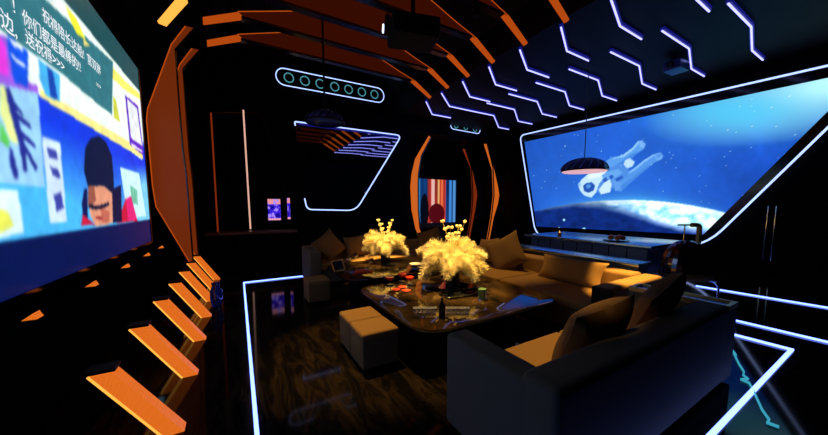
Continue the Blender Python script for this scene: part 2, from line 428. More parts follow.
# plain card in a purple frame at the right
fill([(125, 95), (138, 106), (144, 156), (130, 145)], (90, 40, 190)); fill([(127, 99), (137, 108), (142, 146), (131, 138)], (226, 232, 236))
fill([(131, 143), (142, 150), (142.5, 153), (132, 147)], (225, 215, 250))
fill([(113, 96), (116, 100), (120, 122), (114, 118)], (200, 205, 70)); fill([(111, 66), (128, 84), (139, 93), (141, 100), (125, 90), (112, 78)], (245, 235, 110))
# person
fill([(82, 203), (84, 190), (87, 188), (88, 222), (83, 226)], (10, 20, 80))
fill([(81, 226), (83, 214), (94, 224), (118, 221), (126, 198), (138, 221)], (200, 25, 60))
fill([(110, 190), (121, 185), (122, 222), (112, 223)], (12, 22, 60)); fill([(126, 199), (131, 196), (137, 219), (128, 221)], (225, 40, 120))
fill([(88, 184), (112, 188), (113, 223), (96, 227), (90, 215)], (222, 150, 120))
fill([(88, 184), (94, 186), (96, 200), (91, 208), (88, 206)], (150, 85, 70)); fill([(100, 206), (110, 212), (109, 222), (102, 223)], (195, 105, 85))
fill([(89, 204), (97, 206), (104, 204), (109, 202), (109, 205), (104, 208), (96, 210), (89, 208)], (20, 22, 50))
fill([(95, 216), (103, 217), (102, 220), (96, 219)], (150, 50, 50))
fill([(84, 172), (85, 148), (91, 138), (99, 136), (106, 142), (112, 156), (114, 184), (113, 194), (104, 186), (88, 186)], (10, 26, 62))
# overlay band and letterbox bars
fill([(-400, -600), (46, 0), (113, 62), (112, 115), (88, 96), (60, 72), (12, 38), (-400, -260)], (50, 116, 128))
fill([(66, 7), (76, 18), (86, 40), (77, 34), (72, 24)], (245, 240, 60)); fill([(83, 38), (90, 46), (84, 46)], (240, 220, 120))
fill([(-600, -800), (64, 0), (139, 91), (160, 116), (150, 60), (88, -10), (-600, -900)], (30, 78, 84))
m = Z < 1.345; c[m] = (6, 22, 78)
nz = fbm(Y*14, Z*14, 3)[..., None]; c = c*(.9+.2*nz)
P = np.stack([np.full_like(Y, XS)-ls.location.x, Y-ls.location.y, Z-ls.location.z], -1)
picture_grid('picture', M['picture'], ls, P, lin(soft(c*1.08, 3)))
def led_text(body, y, z, size):
    cu = bpy.data.curves.new('caption', 'FONT'); cu.body = body; cu.size = size; cu.offset = .0008; cu.materials.append(M['text'])
    f = bpy.data.objects.new('caption_font', cu); COL.objects.link(f)
    me = bpy.data.meshes.new_from_object(f.evaluated_get(bpy.context.evaluated_depsgraph_get())); bpy.data.objects.remove(f)
    o = bpy.data.objects.new('caption', me); COL.objects.link(o); o.parent = ls
    o.location = Vector((XS+.004, y, z))-ls.location; o.rotation_euler = (math.pi/2, 0, math.pi/2)
def led_line(body, u, v, size):
    p = on_x(u, v, XS); led_text(body, p.y, p.z, size)
led_line('祝福陪长达船!  官双胖', 42, 19, .115)
led_line('你们都是最棒的!!', 22, 22, .118)
led_line('送祝福>>>', 25, 42, .115)
led_line('!', 12, 11, .125); led_line('边,', 0, 25, .135); led_line('>>>', 96, 86, .07)

# ================================================================== RIGHT SPACE SCREEN
XW = XR
sp = thing('projection_screen', 'wide trapezoid screen on the right wall showing an astronaut above the earth', 'screen', (XW, 5.0, .6))
px = XW-.10
TL, BL, BR = on_x(524.5, 142, px), on_x(536.5, 226.5, px), on_x(703, 234.7, px)
t1 = on_x(828, 78, px); t2 = on_x(828, 111, px)
k = (t1.z-BR.z)/(t2.z-BR.z); TR = Vector((px, BR.y+(t2.y-BR.y)*k, t1.z))
lp = [on_x(520, 135.5, XW-.09), on_x(536, 237.0, XW-.09), on_x(703, 248.5, XW-.09)]
e1 = on_x(828, 66.5, XW-.09); e2 = on_x(828, 127.5, XW-.09); kk = (e1.z-lp[2].z)/(e2.z-lp[2].z)
lp.append(Vector((XW-.09, lp[2].y+(e2.y-lp[2].y)*kk, e1.z)))
border = rounded([lp[0], lp[1], lp[2], lp[3]], [.25, .55, .6, .3], 6)
cen = sum(border, Vector())/len(border)
LB(sp.location).prism([(XW-.085, p.y, p.z) for p in border], (.08, 0, 0)).build('backboard', M['gloss'], sp)
LB(sp.location).tube([(XW-.10, p.y, p.z) for p in border], .022, 8, True).build('light_border', M['white'], sp)
ny, nx = 200, 420
s_, t_ = np.meshgrid(np.linspace(0, 1, nx), np.linspace(0, 1, ny))
Y = (BL.y*(1-s_)+BR.y*s_)*(1-t_)+(TL.y*(1-s_)+TR.y*s_)*t_
Z = (BL.z*(1-s_)+BR.z*s_)*(1-t_)+(TL.z*(1-s_)+TR.z*s_)*t_
U, V = project(px, Y, Z)
c = np.zeros((ny, nx, 3)); c[:] = (24, 74, 186)
n1 = fbm(U/38+3, V/30+9, 5); n2 = fbm(U/5, V/5, 6); c = c*(.78+.38*n1[..., None]+.14*n2[..., None])
g = (np.exp(-((U-600)/130)**2-((V-190)/75)**2)*.5)[..., None]; c = c*(1-g)+np.array((58, 135, 245))*g
d = np.hypot((U-835)/165, (V-84-(835-U)*.20)/44); g = np.clip(1.15-d, 0, 1)[..., None]**.8
c = c*(1-g)+np.array((190, 250, 255))*g
g = np.exp(-((U-735)/75)**2-((V-112)/24)**2)[..., None]*.85; c = c*(1-g)+np.array((80, 205, 250))*g
# earth: lit crescent over a blue night side
arc = 200+((U-626)/72)**2*7.0; arc = np.where(U > 626, 200+((U-626)/100)**2*13, arc)
lower = np.interp(U, [540, 575, 600, 625, 655, 680, 705], [212, 208, 210, 216, 226, 233, 236])
cl = fbm(U/7, V/4.5, 11)
halo = np.exp(-np.clip(arc-V, 0, 99)/5.0)*np.clip(1-np.abs(U-640)/110, 0, 1); c = c*(1-.75*halo[..., None])+np.array((90, 200, 255))*(.75*halo[..., None])
band = (V > arc) & (V < lower)
ed = np.clip((lower-V)/9, 0, 1); day = np.array((60, 150, 225))*(1-cl[..., None])+np.array((255, 255, 255))*cl[..., None]*1.25
rim = np.clip(1-(V-arc)/6, 0, 1)[..., None]; day = day*(1-rim*.7)+np.array((230, 252, 255))*rim*.7
rgt = np.clip((U-600)/60, 0, 1)[..., None]; day = day*(.85+.4*rgt)
mix = np.where(band, ed, 0)[..., None]; night = (V >= arc)[..., None]
c = np.where(night, np.array((14, 42, 120))*(.7+.7*cl[..., None]), c); c = c*(1-mix)+day*mix
# astronaut
def fill2(poly, col, a=1.0):
    m = inpoly(U, V, poly); c[m] = c[m]*(1-a)+np.array(col)*a
def px7(pts): return [(550+x/3.63, 120+y/3.63) for x, y in pts]
LEG, MIDC, PALE, WHT, DRK = (92, 160, 238), (70, 136, 226), (150, 205, 250), (225, 246, 255), (38, 88, 190)
fill2(px7([(200, 152), (222, 136), (262, 128), (300, 100), (318, 78), (334, 74), (348, 88), (342, 104), (318, 120), (290, 142), (250, 176), (214, 184)]), LEG)
fill2(px7([(262, 128), (300, 100), (318, 78), (324, 80), (302, 108), (268, 134), (224, 142)]), PALE)
fill2(px7([(232, 168), (300, 122), (322, 112), (300, 138), (252, 176)]), MIDC)
fill2(px7([(318, 76), (334, 74), (348, 88), (342, 103), (328, 98)]), (120, 180, 246))
fill2(px7([(240, 228), (262, 196), (300, 178), (340, 146), (376, 124), (400, 118), (411, 130), (406, 142), (372, 158), (322, 196), (284, 236), (258, 260), (238, 256)]), (84, 150, 234))
fill2(px7([(300, 178), (340, 146), (376, 124), (384, 126), (346, 152), (306, 184), (276, 200)]), (128, 188, 248))
fill2(px7([(254, 240), (296, 212), (352, 168), (380, 154), (330, 196), (288, 232), (262, 256)]), MIDC)
fill2(px7([(376, 124), (400, 118), (411, 130), (406, 142), (390, 148)]), (110, 172, 242)); fill2(px7([(386, 128), (398, 124), (402, 132), (392, 138)]), MIDC)
fill2(px7([(272, 146), (288, 138), (308, 152), (300, 168), (280, 176), (268, 164)]), (190, 226, 254))
fill2(px7([(160, 204), (206, 180), (250, 160), (286, 176), (282, 206), (250, 226), (218, 258), (180, 268), (150, 246)]), (78, 142, 228))
fill2(px7([(178, 206), (214, 186), (246, 178), (264, 192), (232, 212), (200, 226)]), (104, 168, 240))
for pp in ([(190, 216), (204, 208), (210, 218), (198, 228)], [(214, 204), (226, 198), (232, 208), (220, 216)], [(238, 214), (262, 202), (266, 210), (242, 224)]): fill2(px7(pp), DRK)
fill2(px7([(176, 190), (200, 178), (206, 188), (184, 204)]), WHT); fill2(px7([(196, 228), (218, 216), (224, 236), (218, 262), (186, 270), (176, 254)]), (206, 236, 255))
fill2(px7([(103, 240), (112, 218), (136, 198), (164, 186), (186, 192), (192, 214), (178, 232), (168, 262), (150, 282), (124, 274), (110, 258)]), (196, 232, 255))
fill2(px7([(136, 198), (164, 186), (186, 192), (188, 206), (164, 210), (140, 216)]), WHT)
fill2(px7([(120, 240), (130, 228), (152, 226), (164, 238), (158, 256), (140, 264), (124, 258)]), (34, 82, 180)); fill2(px7([(130, 238), (140, 232), (150, 236), (146, 246), (134, 250)]), (80, 150, 225))
fill2(px7([(222, 214), (262, 230), (252, 254), (236, 258)]), (96, 158, 236)); fill2(px7([(104, 226), (114, 230), (112, 244), (102, 238)]), (150, 200, 245))
c = soft(c, 2)
for q in range(140):
    uu, vv = rnd.uniform(530, 800), rnd.uniform(85, 230)
    rr = rnd.choice([.3, .35, .5]); m = (np.hypot(U-uu, V-vv) < rr) & (V < arc); c[m] = np.clip(c[m]+rnd.uniform(60, 150), 0, 255)
for uu, vv, rr in ((584, 229, 1.6), (564, 220, 1.2), (559, 228, .9), (568, 232, .7)):
    m = np.hypot(U-uu, V-vv) < rr; c[m] = (150, 220, 255)
P = np.stack([np.full_like(Y, px), Y, Z], -1)-np.array(sp.location)
picture_grid('picture', M['picture2'], sp, P, lin(c))

# ================================================================== FAR WALL
# dark mirror with a lit border
YM = YF-.05
mq = [on_y(294.5, 121.5, YM), on_y(401.5, 135.5, YM), on_y(356, 210.5, YM), on_y(307, 209.5, YM)]
mb_ = mq[0].copy()
mir = thing('wall_mirror', 'dark tapered wall mirror edged with blue white light on the far wall', 'mirror', (mb_.x, YF, 1.4))
mp_ = rounded(mq, [.2, .22, .3, .4], 5)
LB(mir.location).prism([(p.x, YF-.04, p.z) for p in mp_], (0, .04, 0)).build('glass', M['mirror'], mir)
path = rounded([mq[3]+Vector((-.06, 0, .35)), mq[3], mq[2], mq[1], mq[0], mq[0]+Vector((.02, 0, -.12))], [0, .4, .3, .22, .12, 0], 5, closed=False)
LB(mir.location).tube([(p.x, YF-.05, p.z) for p in path], .020, 8).build('light_border', M['white'], mir)
LB(mir.location).tube([(p.x, YF-.035, p.z-.05) for p in (mq[0]+Vector((.1, 0, 0)), mq[1]-Vector((.15, 0, 0)))], .035, 8).build('glow_layer', M['blue_halo'], mir)  # blue halo below the top light, added as a glowing rod
# capsule lights with rings
def capsule(c0, c1, rad, n, label, first=0):
    t = thing('capsule_light', label, 'light', (c0.x, YF, c0.z), 0, 'capsule lights on the far wall')
    out = []
    for q in range(13): a = math.pi/2+math.pi*q/12; out.append((c0.x+rad*math.cos(a), YF-.05, c0.z+rad*math.sin(a)))
    for q in range(13): a = -math.pi/2+math.pi*q/12; out.append((c1.x+rad*math.cos(a), YF-.05, c1.z+rad*math.sin(a)))
    LB(t.location).prism([(x, YF-.04, z) for x, y, z in out], (0, .04, 0)).build('backplate', M['gloss'], t)
    LB(t.location).tube(out, .014, 8, True).build('light_border', M['white'], t)
    for q in range(n):
        f = (q+.25)/(n-.5); cx = c0.x+(c1.x-c0.x)*f; cz = c0.z+(c1.z-c0.z)*f
        rq = min(.13, rad*.6)
        LB(t.location).tube([(cx+rq*math.cos(a), YF-.05, cz+rq*math.sin(a)) for a in np.linspace(0, 2*math.pi, 17)[:-1]], .017, 6, True).build('ring', M['cyan'], t)
capsule(on_y(284.5, 77.5, YF), on_y(377, 95.5, YF), .24, 7, 'long capsule wall light with seven cyan rings on the end wall')
capsule(on_y(453, 125.5, YF), on_y(476.5, 130, YF), .155, 3, 'short capsule wall light with three cyan rings above the portal')
# niche frame, counter, vertical light, small displays
nf = thing('niche_frame', 'dark niche frame with a thin copper left edge on the far wall', 'frame', (on_y(211, 200, YF).x, YF, 0))
a, b, d_, e_ = on_y(211, 113, YF), on_y(218.5, 240, YF), on_y(262, 113, YF), on_y(284, 190, YF)
LB(nf.location).tube([(a.x, YF-.03, a.z), (b.x, YF-.03, b.z)], .02, 6).build('post', M['orangedim'], nf)
LB(nf.location).tube(rounded([(a.x, YF-.02, a.z), (d_.x, YF-.02, d_.z), (e_.x, YF-.02, e_.z), (e_.x+.05, YF-.02, .9)], [0, .3, .3, 0], 5, False), .02, 6).build('arch_trim', M['slat'], nf)
a, b = on_y(243.3, 110, YF-.03), on_y(250.5, 229, YF-.03)
solo(MB().tube([a, b], .022, 8), 'wall_light_strip', M['pinkline'], 'thin vertical pale pink light line on the far wall left of the mirror', 'light', (a.x, YF, .9))
bc = thing('bar_counter', 'low brown topped bar counter along the far wall left', 'counter', (.4, 9.6, 0))
LB(bc.location).box((-.75, 9.3, .78), (1.5, YF-.01, .85)).build('worktop', M['bartop'], bc, bevel=.01)
LB(bc.location).box((-.7, 9.4, 0), (1.45, YF-.01, .78)).build('body', M['black'], bc)
def display(u0, u1, v0, v1, label, seed):
    Yd = YF-.03; a, b = on_y(u0, v0, Yd), on_y(u1, v1, Yd)
    t = thing('wall_display', label, 'screen', (a.x, YF, b.z)); t['group'] = 'small displays on the far wall'
    LB(t.location).box((a.x-.02, YF-.025, b.z-.02), (b.x+.02, YF, a.z+.02)).build('housing', M['gloss'], t)
    n_, m_ = 24, 40; X, Zz = np.meshgrid(np.linspace(a.x, b.x, n_), np.linspace(b.z, a.z, m_))
    fx = (X-a.x)/(b.x-a.x); fz = (Zz-b.z)/(a.z-b.z); n1 = fbm(fx*4, fz*5, seed)
    cc = np.zeros((m_, n_, 3)); cc[:] = (60, 30, 220); cc[fz > .75] = (235, 150, 160); cc[n1 > .56] = (170, 140, 255); cc[(n1 < .4) & (fz < .7)] = (20, 10, 150); cc[fz < .1] = (240, 160, 190)
    picture_grid('picture', M['picture'], t, np.stack([X-a.x, np.full_like(X, Yd-YF), Zz-b.z], -1), lin(cc))
display(267.5, 281, 199, 220, 'small bright purple picture display standing above the bar counter', 4)
display(287, 290.5, 198, 219, 'narrow purple display strip right of the purple picture', 8)

# portal fins round the corridor opening
def fin(pts_out, pts_in, Yp, m, label):
    o_ = [on_y(u, v, Yp) for u, v in pts_out]; i_ = [on_y(u, v, Yp) for u, v in pts_in]
    poly = o_+i_[::-1]; base = (o_[-1].x, Yp, min(p.z for p in poly))
    t = thing('portal_fin', label, 'light', (base[0], Yp, 0)); t['group'] = 'curved portal fins'
    LB(t.location).prism([(p.x, Yp-.02, p.z) for p in poly], (0, .06, 0)).build('panel', m, t)
    LB(t.location).tube([(p.x, Yp-.03, p.z) for p in i_], .03, 6).build('edge_trim', M['slat'], t)
fin([(429, 136), (419.5, 152), (415.5, 159), (412, 174), (410.8, 187), (412, 210), (416, 229), (424, 246)],
    [(430.5, 138), (421, 156), (418, 174), (417.8, 187), (418, 210), (419.5, 228), (426, 245)], YF-.06, M['orange'], 'glowing orange curved fin left of the portal')
fin([(484.5, 144), (493, 166), (497.5, 186), (499, 195), (497.5, 204), (493.5, 217), (489, 240)],
    [(486.5, 144), (492.5, 168), (493.5, 195), (491, 217), (487, 240)], YF-.06, M['orange'], 'glowing orange curved fin at the right end of the portal')
fin([(463, 149), (471.5, 168), (476, 188), (477, 195), (475, 210), (469.5, 238)],
    [(465, 149), (471, 168), (472.5, 195), (471.5, 210), (467.5, 238)], 11.3, M['orangedim'], 'darker red orange curved fin deeper inside the portal')
lb = thing('lightbox', 'tall picture lightbox with pink and blue streaks inside the portal', 'screen', (8.3, 12.4, .5))
X, Zz = np.meshgrid(np.linspace(7.35, 9.75, 90), np.linspace(.5, 2.85, 80)); fx = (X-7.35)/2.4; fz = (Zz-.5)/2.35
cc = np.zeros((80, 90, 3)); cc[:] = (14, 60, 120)
st = fbm(fx*22, fz*1.2, 21)[..., None]
cc = cc*(.4+1.2*st)
mid = ((fx > .28) & (fx < .72))[..., None]; cc = np.where(mid, np.array((200, 60, 50))*(.5+st), cc)
for x0, x1, colr in ((.36, .44, (255, 200, 190)), (.52, .57, (255, 190, 120)), (.6, .66, (255, 120, 70)), (.82, .88, (70, 150, 240)), (.92, .98, (90, 160, 230)), (.02, .10, (50, 130, 190))):
    cc[(fx > x0) & (fx < x1)] = colr
cc[(np.hypot((fx-.5)/.2, (fz-.28)/.22) < 1)] = (90, 10, 20); cc[(np.hypot((fx-.2)/.1, (fz-.35)/.35) < 1)] = (4, 8, 20); cc[fz < .1] = (10, 10, 20)
LB(lb.location).box((7.3, 12.34, .45), (9.8, 12.39, 2.9)).build('housing', M['gloss'], lb)
picture_grid('picture', M['picture'], lb, np.stack([X-8.3, np.full_like(X, -.065), Zz-.5], -1), lin(cc)*.8)

# ================================================================== FLOOR LIGHTS
def floor_strip(path, wd, name, m, label, closed=False):
    mb = MB(); P = [Vector(p) for p in path]; N = len(P)
    for i in range(N if closed else N-1):
        p, q = P[i], P[(i+1) % N]; d = (q-p).normalized(); n = Vector((-d.y, d.x, 0))*wd/2; p = p-d*wd/2; q = q+d*wd/2
        mb.prism([p-n, q-n, q+n, p+n], (0, 0, .02))
    return solo(mb, name, m, label, 'light', path[0])
floor_strip([(.045, .62, 0), (5.08, .62, 0), (5.08, 6.86, 0), (.045, 6.86, 0)], .028, 'floor_light_frame', M['floorwhite'], 'white light line set in the floor as a rectangle around the lounge', True)
floor_strip([on_z(735, 321, 0), on_z(860, 350.5, 0)], .022, 'floor_light_strip', M['floorwhite'], 'white floor light line nearest outside the lounge rectangle on the right')
s1 = on_z(697, 286.5, 0); s2 = on_z(850, 312, 0)
floor_strip([s1, s2], .03, 'floor_light_strip', M['floorwhite'], 'thin white floor light line farther right under the door handles')
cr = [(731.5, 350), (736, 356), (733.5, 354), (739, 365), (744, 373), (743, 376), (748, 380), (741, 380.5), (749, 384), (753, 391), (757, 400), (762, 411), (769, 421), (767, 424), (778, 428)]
floor_strip([on_z(u, v, 0) for u, v in cr], .008, 'floor_reflection_line', M['floor_reflect'], 'jagged cyan reflection of the screen border on the floor at the lower right')  # screen border's reflection in the floor, laid in as a glowing strip
floor_strip([(-.985, 1.75, .911), (-.985, 2.1, .911)], .02, 'ledge_light', M['floorwhite'], 'short white light bar on the black ledge under the left screen')

# ================================================================== SEATING
def cushion_box(base, a, b, name, m, parent, bev=.045):
    return LB(base).box(a, b).build(name, m, parent, bevel=bev, seg=4)
# near sofa: back along y = .84, facing +y
b0 = (2.35, 1.2, 0)
so = thing('sofa', 'near tan sofa seen from behind with two big brown cushions', 'sofa', b0)
cushion_box(b0, (1.22, .79, .05), (3.47, 1.58, .30), 'base', M['sofa_shaded'], so, .02)
cushion_box(b0, (1.37, .98, .30), (2.42, 1.60, .44), 'seat_cushion', M['sofa'], so)
cushion_box(b0, (2.43, .98, .30), (3.47, 1.60, .44), 'seat_cushion', M['sofa'], so)
cushion_box(b0, (1.19, .76, .05), (3.50, .98, .725), 'backrest', M['sofa_shaded'], so, .05)
cushion_box(b0, (1.19, .92, .05), (1.37, 1.60, .69), 'arm', M['sofa_shaded'], so, .04)
for x, y in ((1.28, .86), (3.40, .86), (1.28, 1.50), (3.40, 1.50)): LB(b0).box((x-.03, y-.03, 0), (x+.03, y+.03, .06)).build('leg', M['blackmatte'], so)
# right sofa: back at high x, facing -x
b1 = (4.0, 3.7, 0)
sr = thing('sofa', 'long tan sofa along the right with a lit arm beside the table', 'sofa', b1)
cushion_box(b1, (3.45, 1.70, .05), (4.55, 5.72, .30), 'base', M['sofa'], sr, .02)
for ya, yb in ((1.86, 3.23), (3.24, 4.46), (4.47, 5.72)): cushion_box(b1, (3.40, ya, .30), (4.34, yb, .44), 'seat_cushion', M['sofa'], sr)
cushion_box(b1, (4.33, 1.84, .05), (4.60, 5.72, .68), 'backrest', M['sofa'], sr, .05)
cushion_box(b1, (3.43, 1.64, .05), (4.66, 1.85, .66), 'arm', M['sofa'], sr, .04)
LB(b1).box((3.405, 1.645, .06), (3.44, 1.845, .655)).build('unlit_front', M['blackmatte'], sr, bevel=.008)  # black plate added for the unlit front face of the arm
for x, y in ((3.52, 1.8), (4.5, 1.8), (3.52, 5.5), (4.5, 5.5)): LB(b1).box((x-.03, y-.03, 0), (x+.03, y+.03, .06)).build('leg', M['blackmatte'], sr)
# far sofa: facing -y
b2 = (2.9, 6.2, 0)
sf = thing('sofa', 'far tan sofa across the back behind both tables', 'sofa', b2)
cushion_box(b2, (1.14, 5.84, .05), (4.60, 6.70, .30), 'base', M['sofa_shaded'], sf, .02)
for xa, xb in ((1.33, 2.42), (2.43, 3.50), (3.51, 4.40)): cushion_box(b2, (xa, 5.79, .30), (xb, 6.46, .44), 'seat_cushion', M['sofa'], sf)
cushion_box(b2, (1.14, 6.44, .05), (4.60, 6.70, .71), 'backrest', M['sofa'], sf, .05)
cushion_box(b2, (1.12, 5.76, .05), (1.34, 6.5, .70), 'arm', M['sofa_shaded'], sf, .04)
for x, y in ((1.2, 5.9), (4.5, 5.9), (1.2, 6.6), (4.5, 6.6)): LB(b2).box((x-.03, y-.03, 0), (x+.03, y+.03, .06)).build('leg', M['blackmatte'], sf)

def pillow(pos, size, normal, spin, label, thick=.17, m='pillow', aspect=1.0):
    """square scatter cushion; normal = facing direction, spin = rotation about it"""
    mb = MB(); n = 14; idx = {}
    for side in (1, -1):
        for i in range(n+1):
            for j in range(n+1):
                u, v = -1+2*i/n, -1+2*j/n
                k_ = 1-.10*(1-abs(v)**2)*(abs(u)**3); l_ = 1-.10*(1-abs(u)**2)*(abs(v)**3)
                h = ((1-u**4)*(1-v**4))**.55*thick/2*(1+.06*math.sin(5*u+3*v))
                idx[(side, i, j)] = len(mb.v); mb.v.append((u*size/2*k_, v*size/2*l_*aspect, side*h))
        for i in range(n):
            for j in range(n):
                q = (idx[(side, i, j)], idx[(side, i+1, j)], idx[(side, i+1, j+1)], idx[(side, i, j+1)])
                mb.f.append(q if side > 0 else q[::-1])
    o = mb.build('cushion', M[m], None, smooth=True)
    for p in o.data.polygons: p.use_smooth = True
    N = Vector(normal).normalized(); R = N.to_track_quat('Z', 'Y').to_matrix() @ Matrix.Rotation(spin, 3, 'Z')
    o.matrix_world = Matrix.Translation(Vector(pos)) @ R.to_4x4()
    return tag(o, label, 'cushion', 'scatter cushions on the sofas')
pillow((2.08, 1.11, .66), .56, (.05, .9, .42), -.16, 'big brown cushion on the near sofa, the left one of two', .22)
pillow((2.98, 1.11, .67), .62, (-.12, .9, .42), -.3, 'big brown cushion on the near sofa, closer to the side table', .21)
pillow((1.62, 6.24, .73), .56, (.1, -.8, .35), .6, 'brown cushion standing on its corner at the left end of the far sofa')
pillow((2.2, 6.28, .68), .48, (0, -.85, .35), .1, 'flatter brown cushion just left of the rear flower vase on the far sofa')
pillow((4.0, 6.0, .72), .60, (-.5, -.7, .3), .35, 'brown cushion in the far corner, left of the tilted pillow')
pillow((4.1, 3.75, .72), .64, (-.8, -.25, .35), .55, 'large tilted brown cushion midway on the long right sofa')
pillow((4.2, 4.3, .68), .50, (-.9, .05, .3), .15, 'small cushion tucked behind the large tilted cushion')
pillow((4.19, 2.6, .60), 1.0, (-.85, 0, .4), 0, 'long low tan bolster cushion on the right sofa near its lit arm', .2, 'sofa', .40)

def ottoman(x0, y0, x1, y1, label):
    t = thing('ottoman', label, 'ottoman', ((x0+x1)/2, (y0+y1)/2, 0), 0, 'cube ottomans')
    cushion_box(t.location, (x0, y0, .04), (x1, y1, .33), 'body', M['ottoman'], t, .02)
    cushion_box(t.location, (x0-.005, y0-.005, .31), (x1+.005, y1+.005, .385), 'seat_pad', M['sofa'], t, .03)
    for x in (x0+.04, x1-.04):
        for y in (y0+.04, y1-.04): LB(t.location).box((x-.02, y-.02, 0), (x+.02, y+.02, .05)).build('leg', M['blackmatte'], t)
ottoman(.925, 2.50, 1.295, 2.855, 'nearer cube ottoman of the pair beside the front table')
ottoman(.925, 2.87, 1.295, 3.22, 'second cube ottoman of the pair, just behind the nearer one')
ottoman(.89, 4.75, 1.23, 5.14, 'lone cube ottoman beside the rear table near the far sofa arm')

# ================================================================== TABLES
def table(x0, y0, x1, y1, label, r=.3):
    t = thing('coffee_table', label, 'table', ((x0+x1)/2, (y0+y1)/2, 0), 0, 'low lounge tables')
    out = rounded([(x0, y0, 0), (x1, y0, 0), (x1, y1, 0), (x0, y1, 0)], r, 8)
    LB(t.location).prism([(p.x, p.y, .405) for p in out], (0, 0, .045)).build('tabletop', M['tabletop'], t, bevel=.008)
    inn = rounded([(x0+.3, y0+.3, 0), (x1-.3, y0+.3, 0), (x1-.3, y1-.3, 0), (x0+.3, y1-.3, 0)], r, 8)
    LB(t.location).prism([(p.x, p.y, .0) for p in inn], (0, 0, .405)).build('pedestal', M['black'], t)
    LB(t.location).tube([(p.x, p.y, .425) for p in out], .012, 6, True).build('edge_trim', M['black'], t)
table(1.33, 2.1, 3.28, 3.84, 'front glossy black table with rows of shot glasses')
table(1.37, 4.18, 3.28, 5.68, 'rear glossy black table holding the tablet and red napkin')
ZT = .4505

# plume arrangements
def plume_mesh(L, droop, seed):
    r = random.Random(seed); mb = MB(); N = 20; pts = []
    for i in range(N+1):
        s = i/N; a = droop*s*s
        pts.append(Vector((math.sin(a)*L*s*.75, 0, math.cos(a*.85)*L*s)))
    mb.tube(pts, .004, 4)
    for i in range(2, N+1):
        p = pts[i]; t = (pts[i]-pts[i-1]).normalized(); s = i/N
        Lb = .10*(.45+.9*math.sin(math.pi*min(1, s*.85+.12)))
        for k in range(20):
            q = 2*math.pi*(k+r.random()*.8)/20
            x = Vector((0, 1, 0)); y = t.cross(x).normalized()
            d = (x*math.cos(q)+y*math.sin(q))*.9+t*(.35+r.random()*.45); d.normalize()
            e = p+d*Lb*(.65+.5*r.random())+Vector((0, 0, -.02*r.random())); w_ = d.cross(t).normalized()*(.0028+.003*r.random())
            mid = (p+e)/2+Vector((0, 0, .008)); o = len(mb.v)
            mb.v += [tuple(p-w_*.4), tuple(p+w_*.4), tuple(mid+w_), tuple(mid-w_), tuple(e)]
            mb.f += [(o, o+1, o+2, o+3), (o+3, o+2, o+4)]
    return mb
PM = []
for q, (L, dr_) in enumerate(((.40, .6), (.38, .95), (.36, 1.3), (.40, .5))):
    o = plume_mesh(L, dr_, q).build('plume', M['plume']); PM.append(o.data); bpy.data.objects.remove(o)
def bouquet(x, y, label, scale, seed, group='plume arrangements'):
    r = random.Random(seed); t = thing('flower_vase', label, 'vase', (x, y, ZT), 0, group)
    h = .29*scale
    MB().lathe([(.085*scale, 0), (.10*scale, .01), (.10*scale, h), (.085*scale, h), (.08*scale, h-.05), (0, h-.05)], n=24).build('vase', M['vase'], t, smooth=True)
    for q in range(34):
        tilt = .12+.98*((q+.5)/34)**.75
        az = q*2.399+r.random()*.5
        kind = 3 if tilt < .5 else (0 if tilt < .8 else r.choice((0, 3, 1)))
        o = bpy.data.objects.new('plume', PM[kind]); COL.objects.link(o); o.parent = t
        o.location = (.04*math.cos(az)*scale, .04*math.sin(az)*scale, h-.04)
        o.rotation_euler = (Matrix.Rotation(az, 3, 'Z') @ Matrix.Rotation(tilt, 3, 'Y')).to_euler()
        s = scale*(.95+.35*r.random()); o.scale = (s, s, s)
    for q in range(4):   # taller sprigs with round blossoms
        az = q*1.7+.4; dx, dy = math.cos(az), math.sin(az); top = (.56+.07*(q % 2)) * scale
        pts = [Vector((dx*.02*i*(.4+.15*i), dy*.02*i*(.4+.15*i), h-.04+(top)*i/6)) for i in range(7)]
        sp_ = MB().tube(pts, .004, 5).build('sprig', M['stem'], t)
        mb = MB()
        for i in range(4, 7):
            for sgn in (-1, 1):
                cpt = pts[i]+Vector((-dy*sgn*.025, dx*sgn*.025, .012)); mb.lathe([(0, -.022), (.016, -.016), (.024, 0), (.017, .017), (0, .022)], tuple(cpt), 8)
        mb.build('blossom', M['plume'], sp_, smooth=True)
bouquet(2.51, 3.23, 'black vase of pale yellow plumes on the front table', 1.0, 3)
bouquet(2.50, 5.40, 'black vase of pale yellow plumes on the rear table', .92, 9)

def lathe_thing(name, prof, m, pos, label, cat, group=None, n=20):
    return solo(MB().lathe(prof, pos, n), name, M[m], label, cat, pos, group, smooth=True)
GL = [(.028, 0), (.030, .004), (.034, .07), (.031, .07), (.027, .012), (0, .012)]
# shot glasses in two rows of five
tr = on_z(440, 312.5, ZT)
for k in range(12):
    if k in (5, 6): continue
    p = on_z(415.5+k*4.7, 312.5, ZT)
    o = thing('shot_glass', 'small clear shot glass with a pale rim in the row along the front table', 'glass', tuple(p), 0, 'shot glasses on the front table')
    if k == 0:
        sg = o; MB().lathe([(.018, 0), (.02, .003), (.024, .05), (.021, .05), (.018, .01), (0, .01)], n=14).build('bowl', M['glass'], o, smooth=True)
        MB().tube([(.0225*math.cos(a), .0225*math.sin(a), .051) for a in np.linspace(0, 2*math.pi, 15)[:-1]], .004, 5, True).build('rim', M['porcelain'], o)
    else:
        for ch in sg.children:
            d = ch.copy(); COL.objects.link(d); d.parent = o
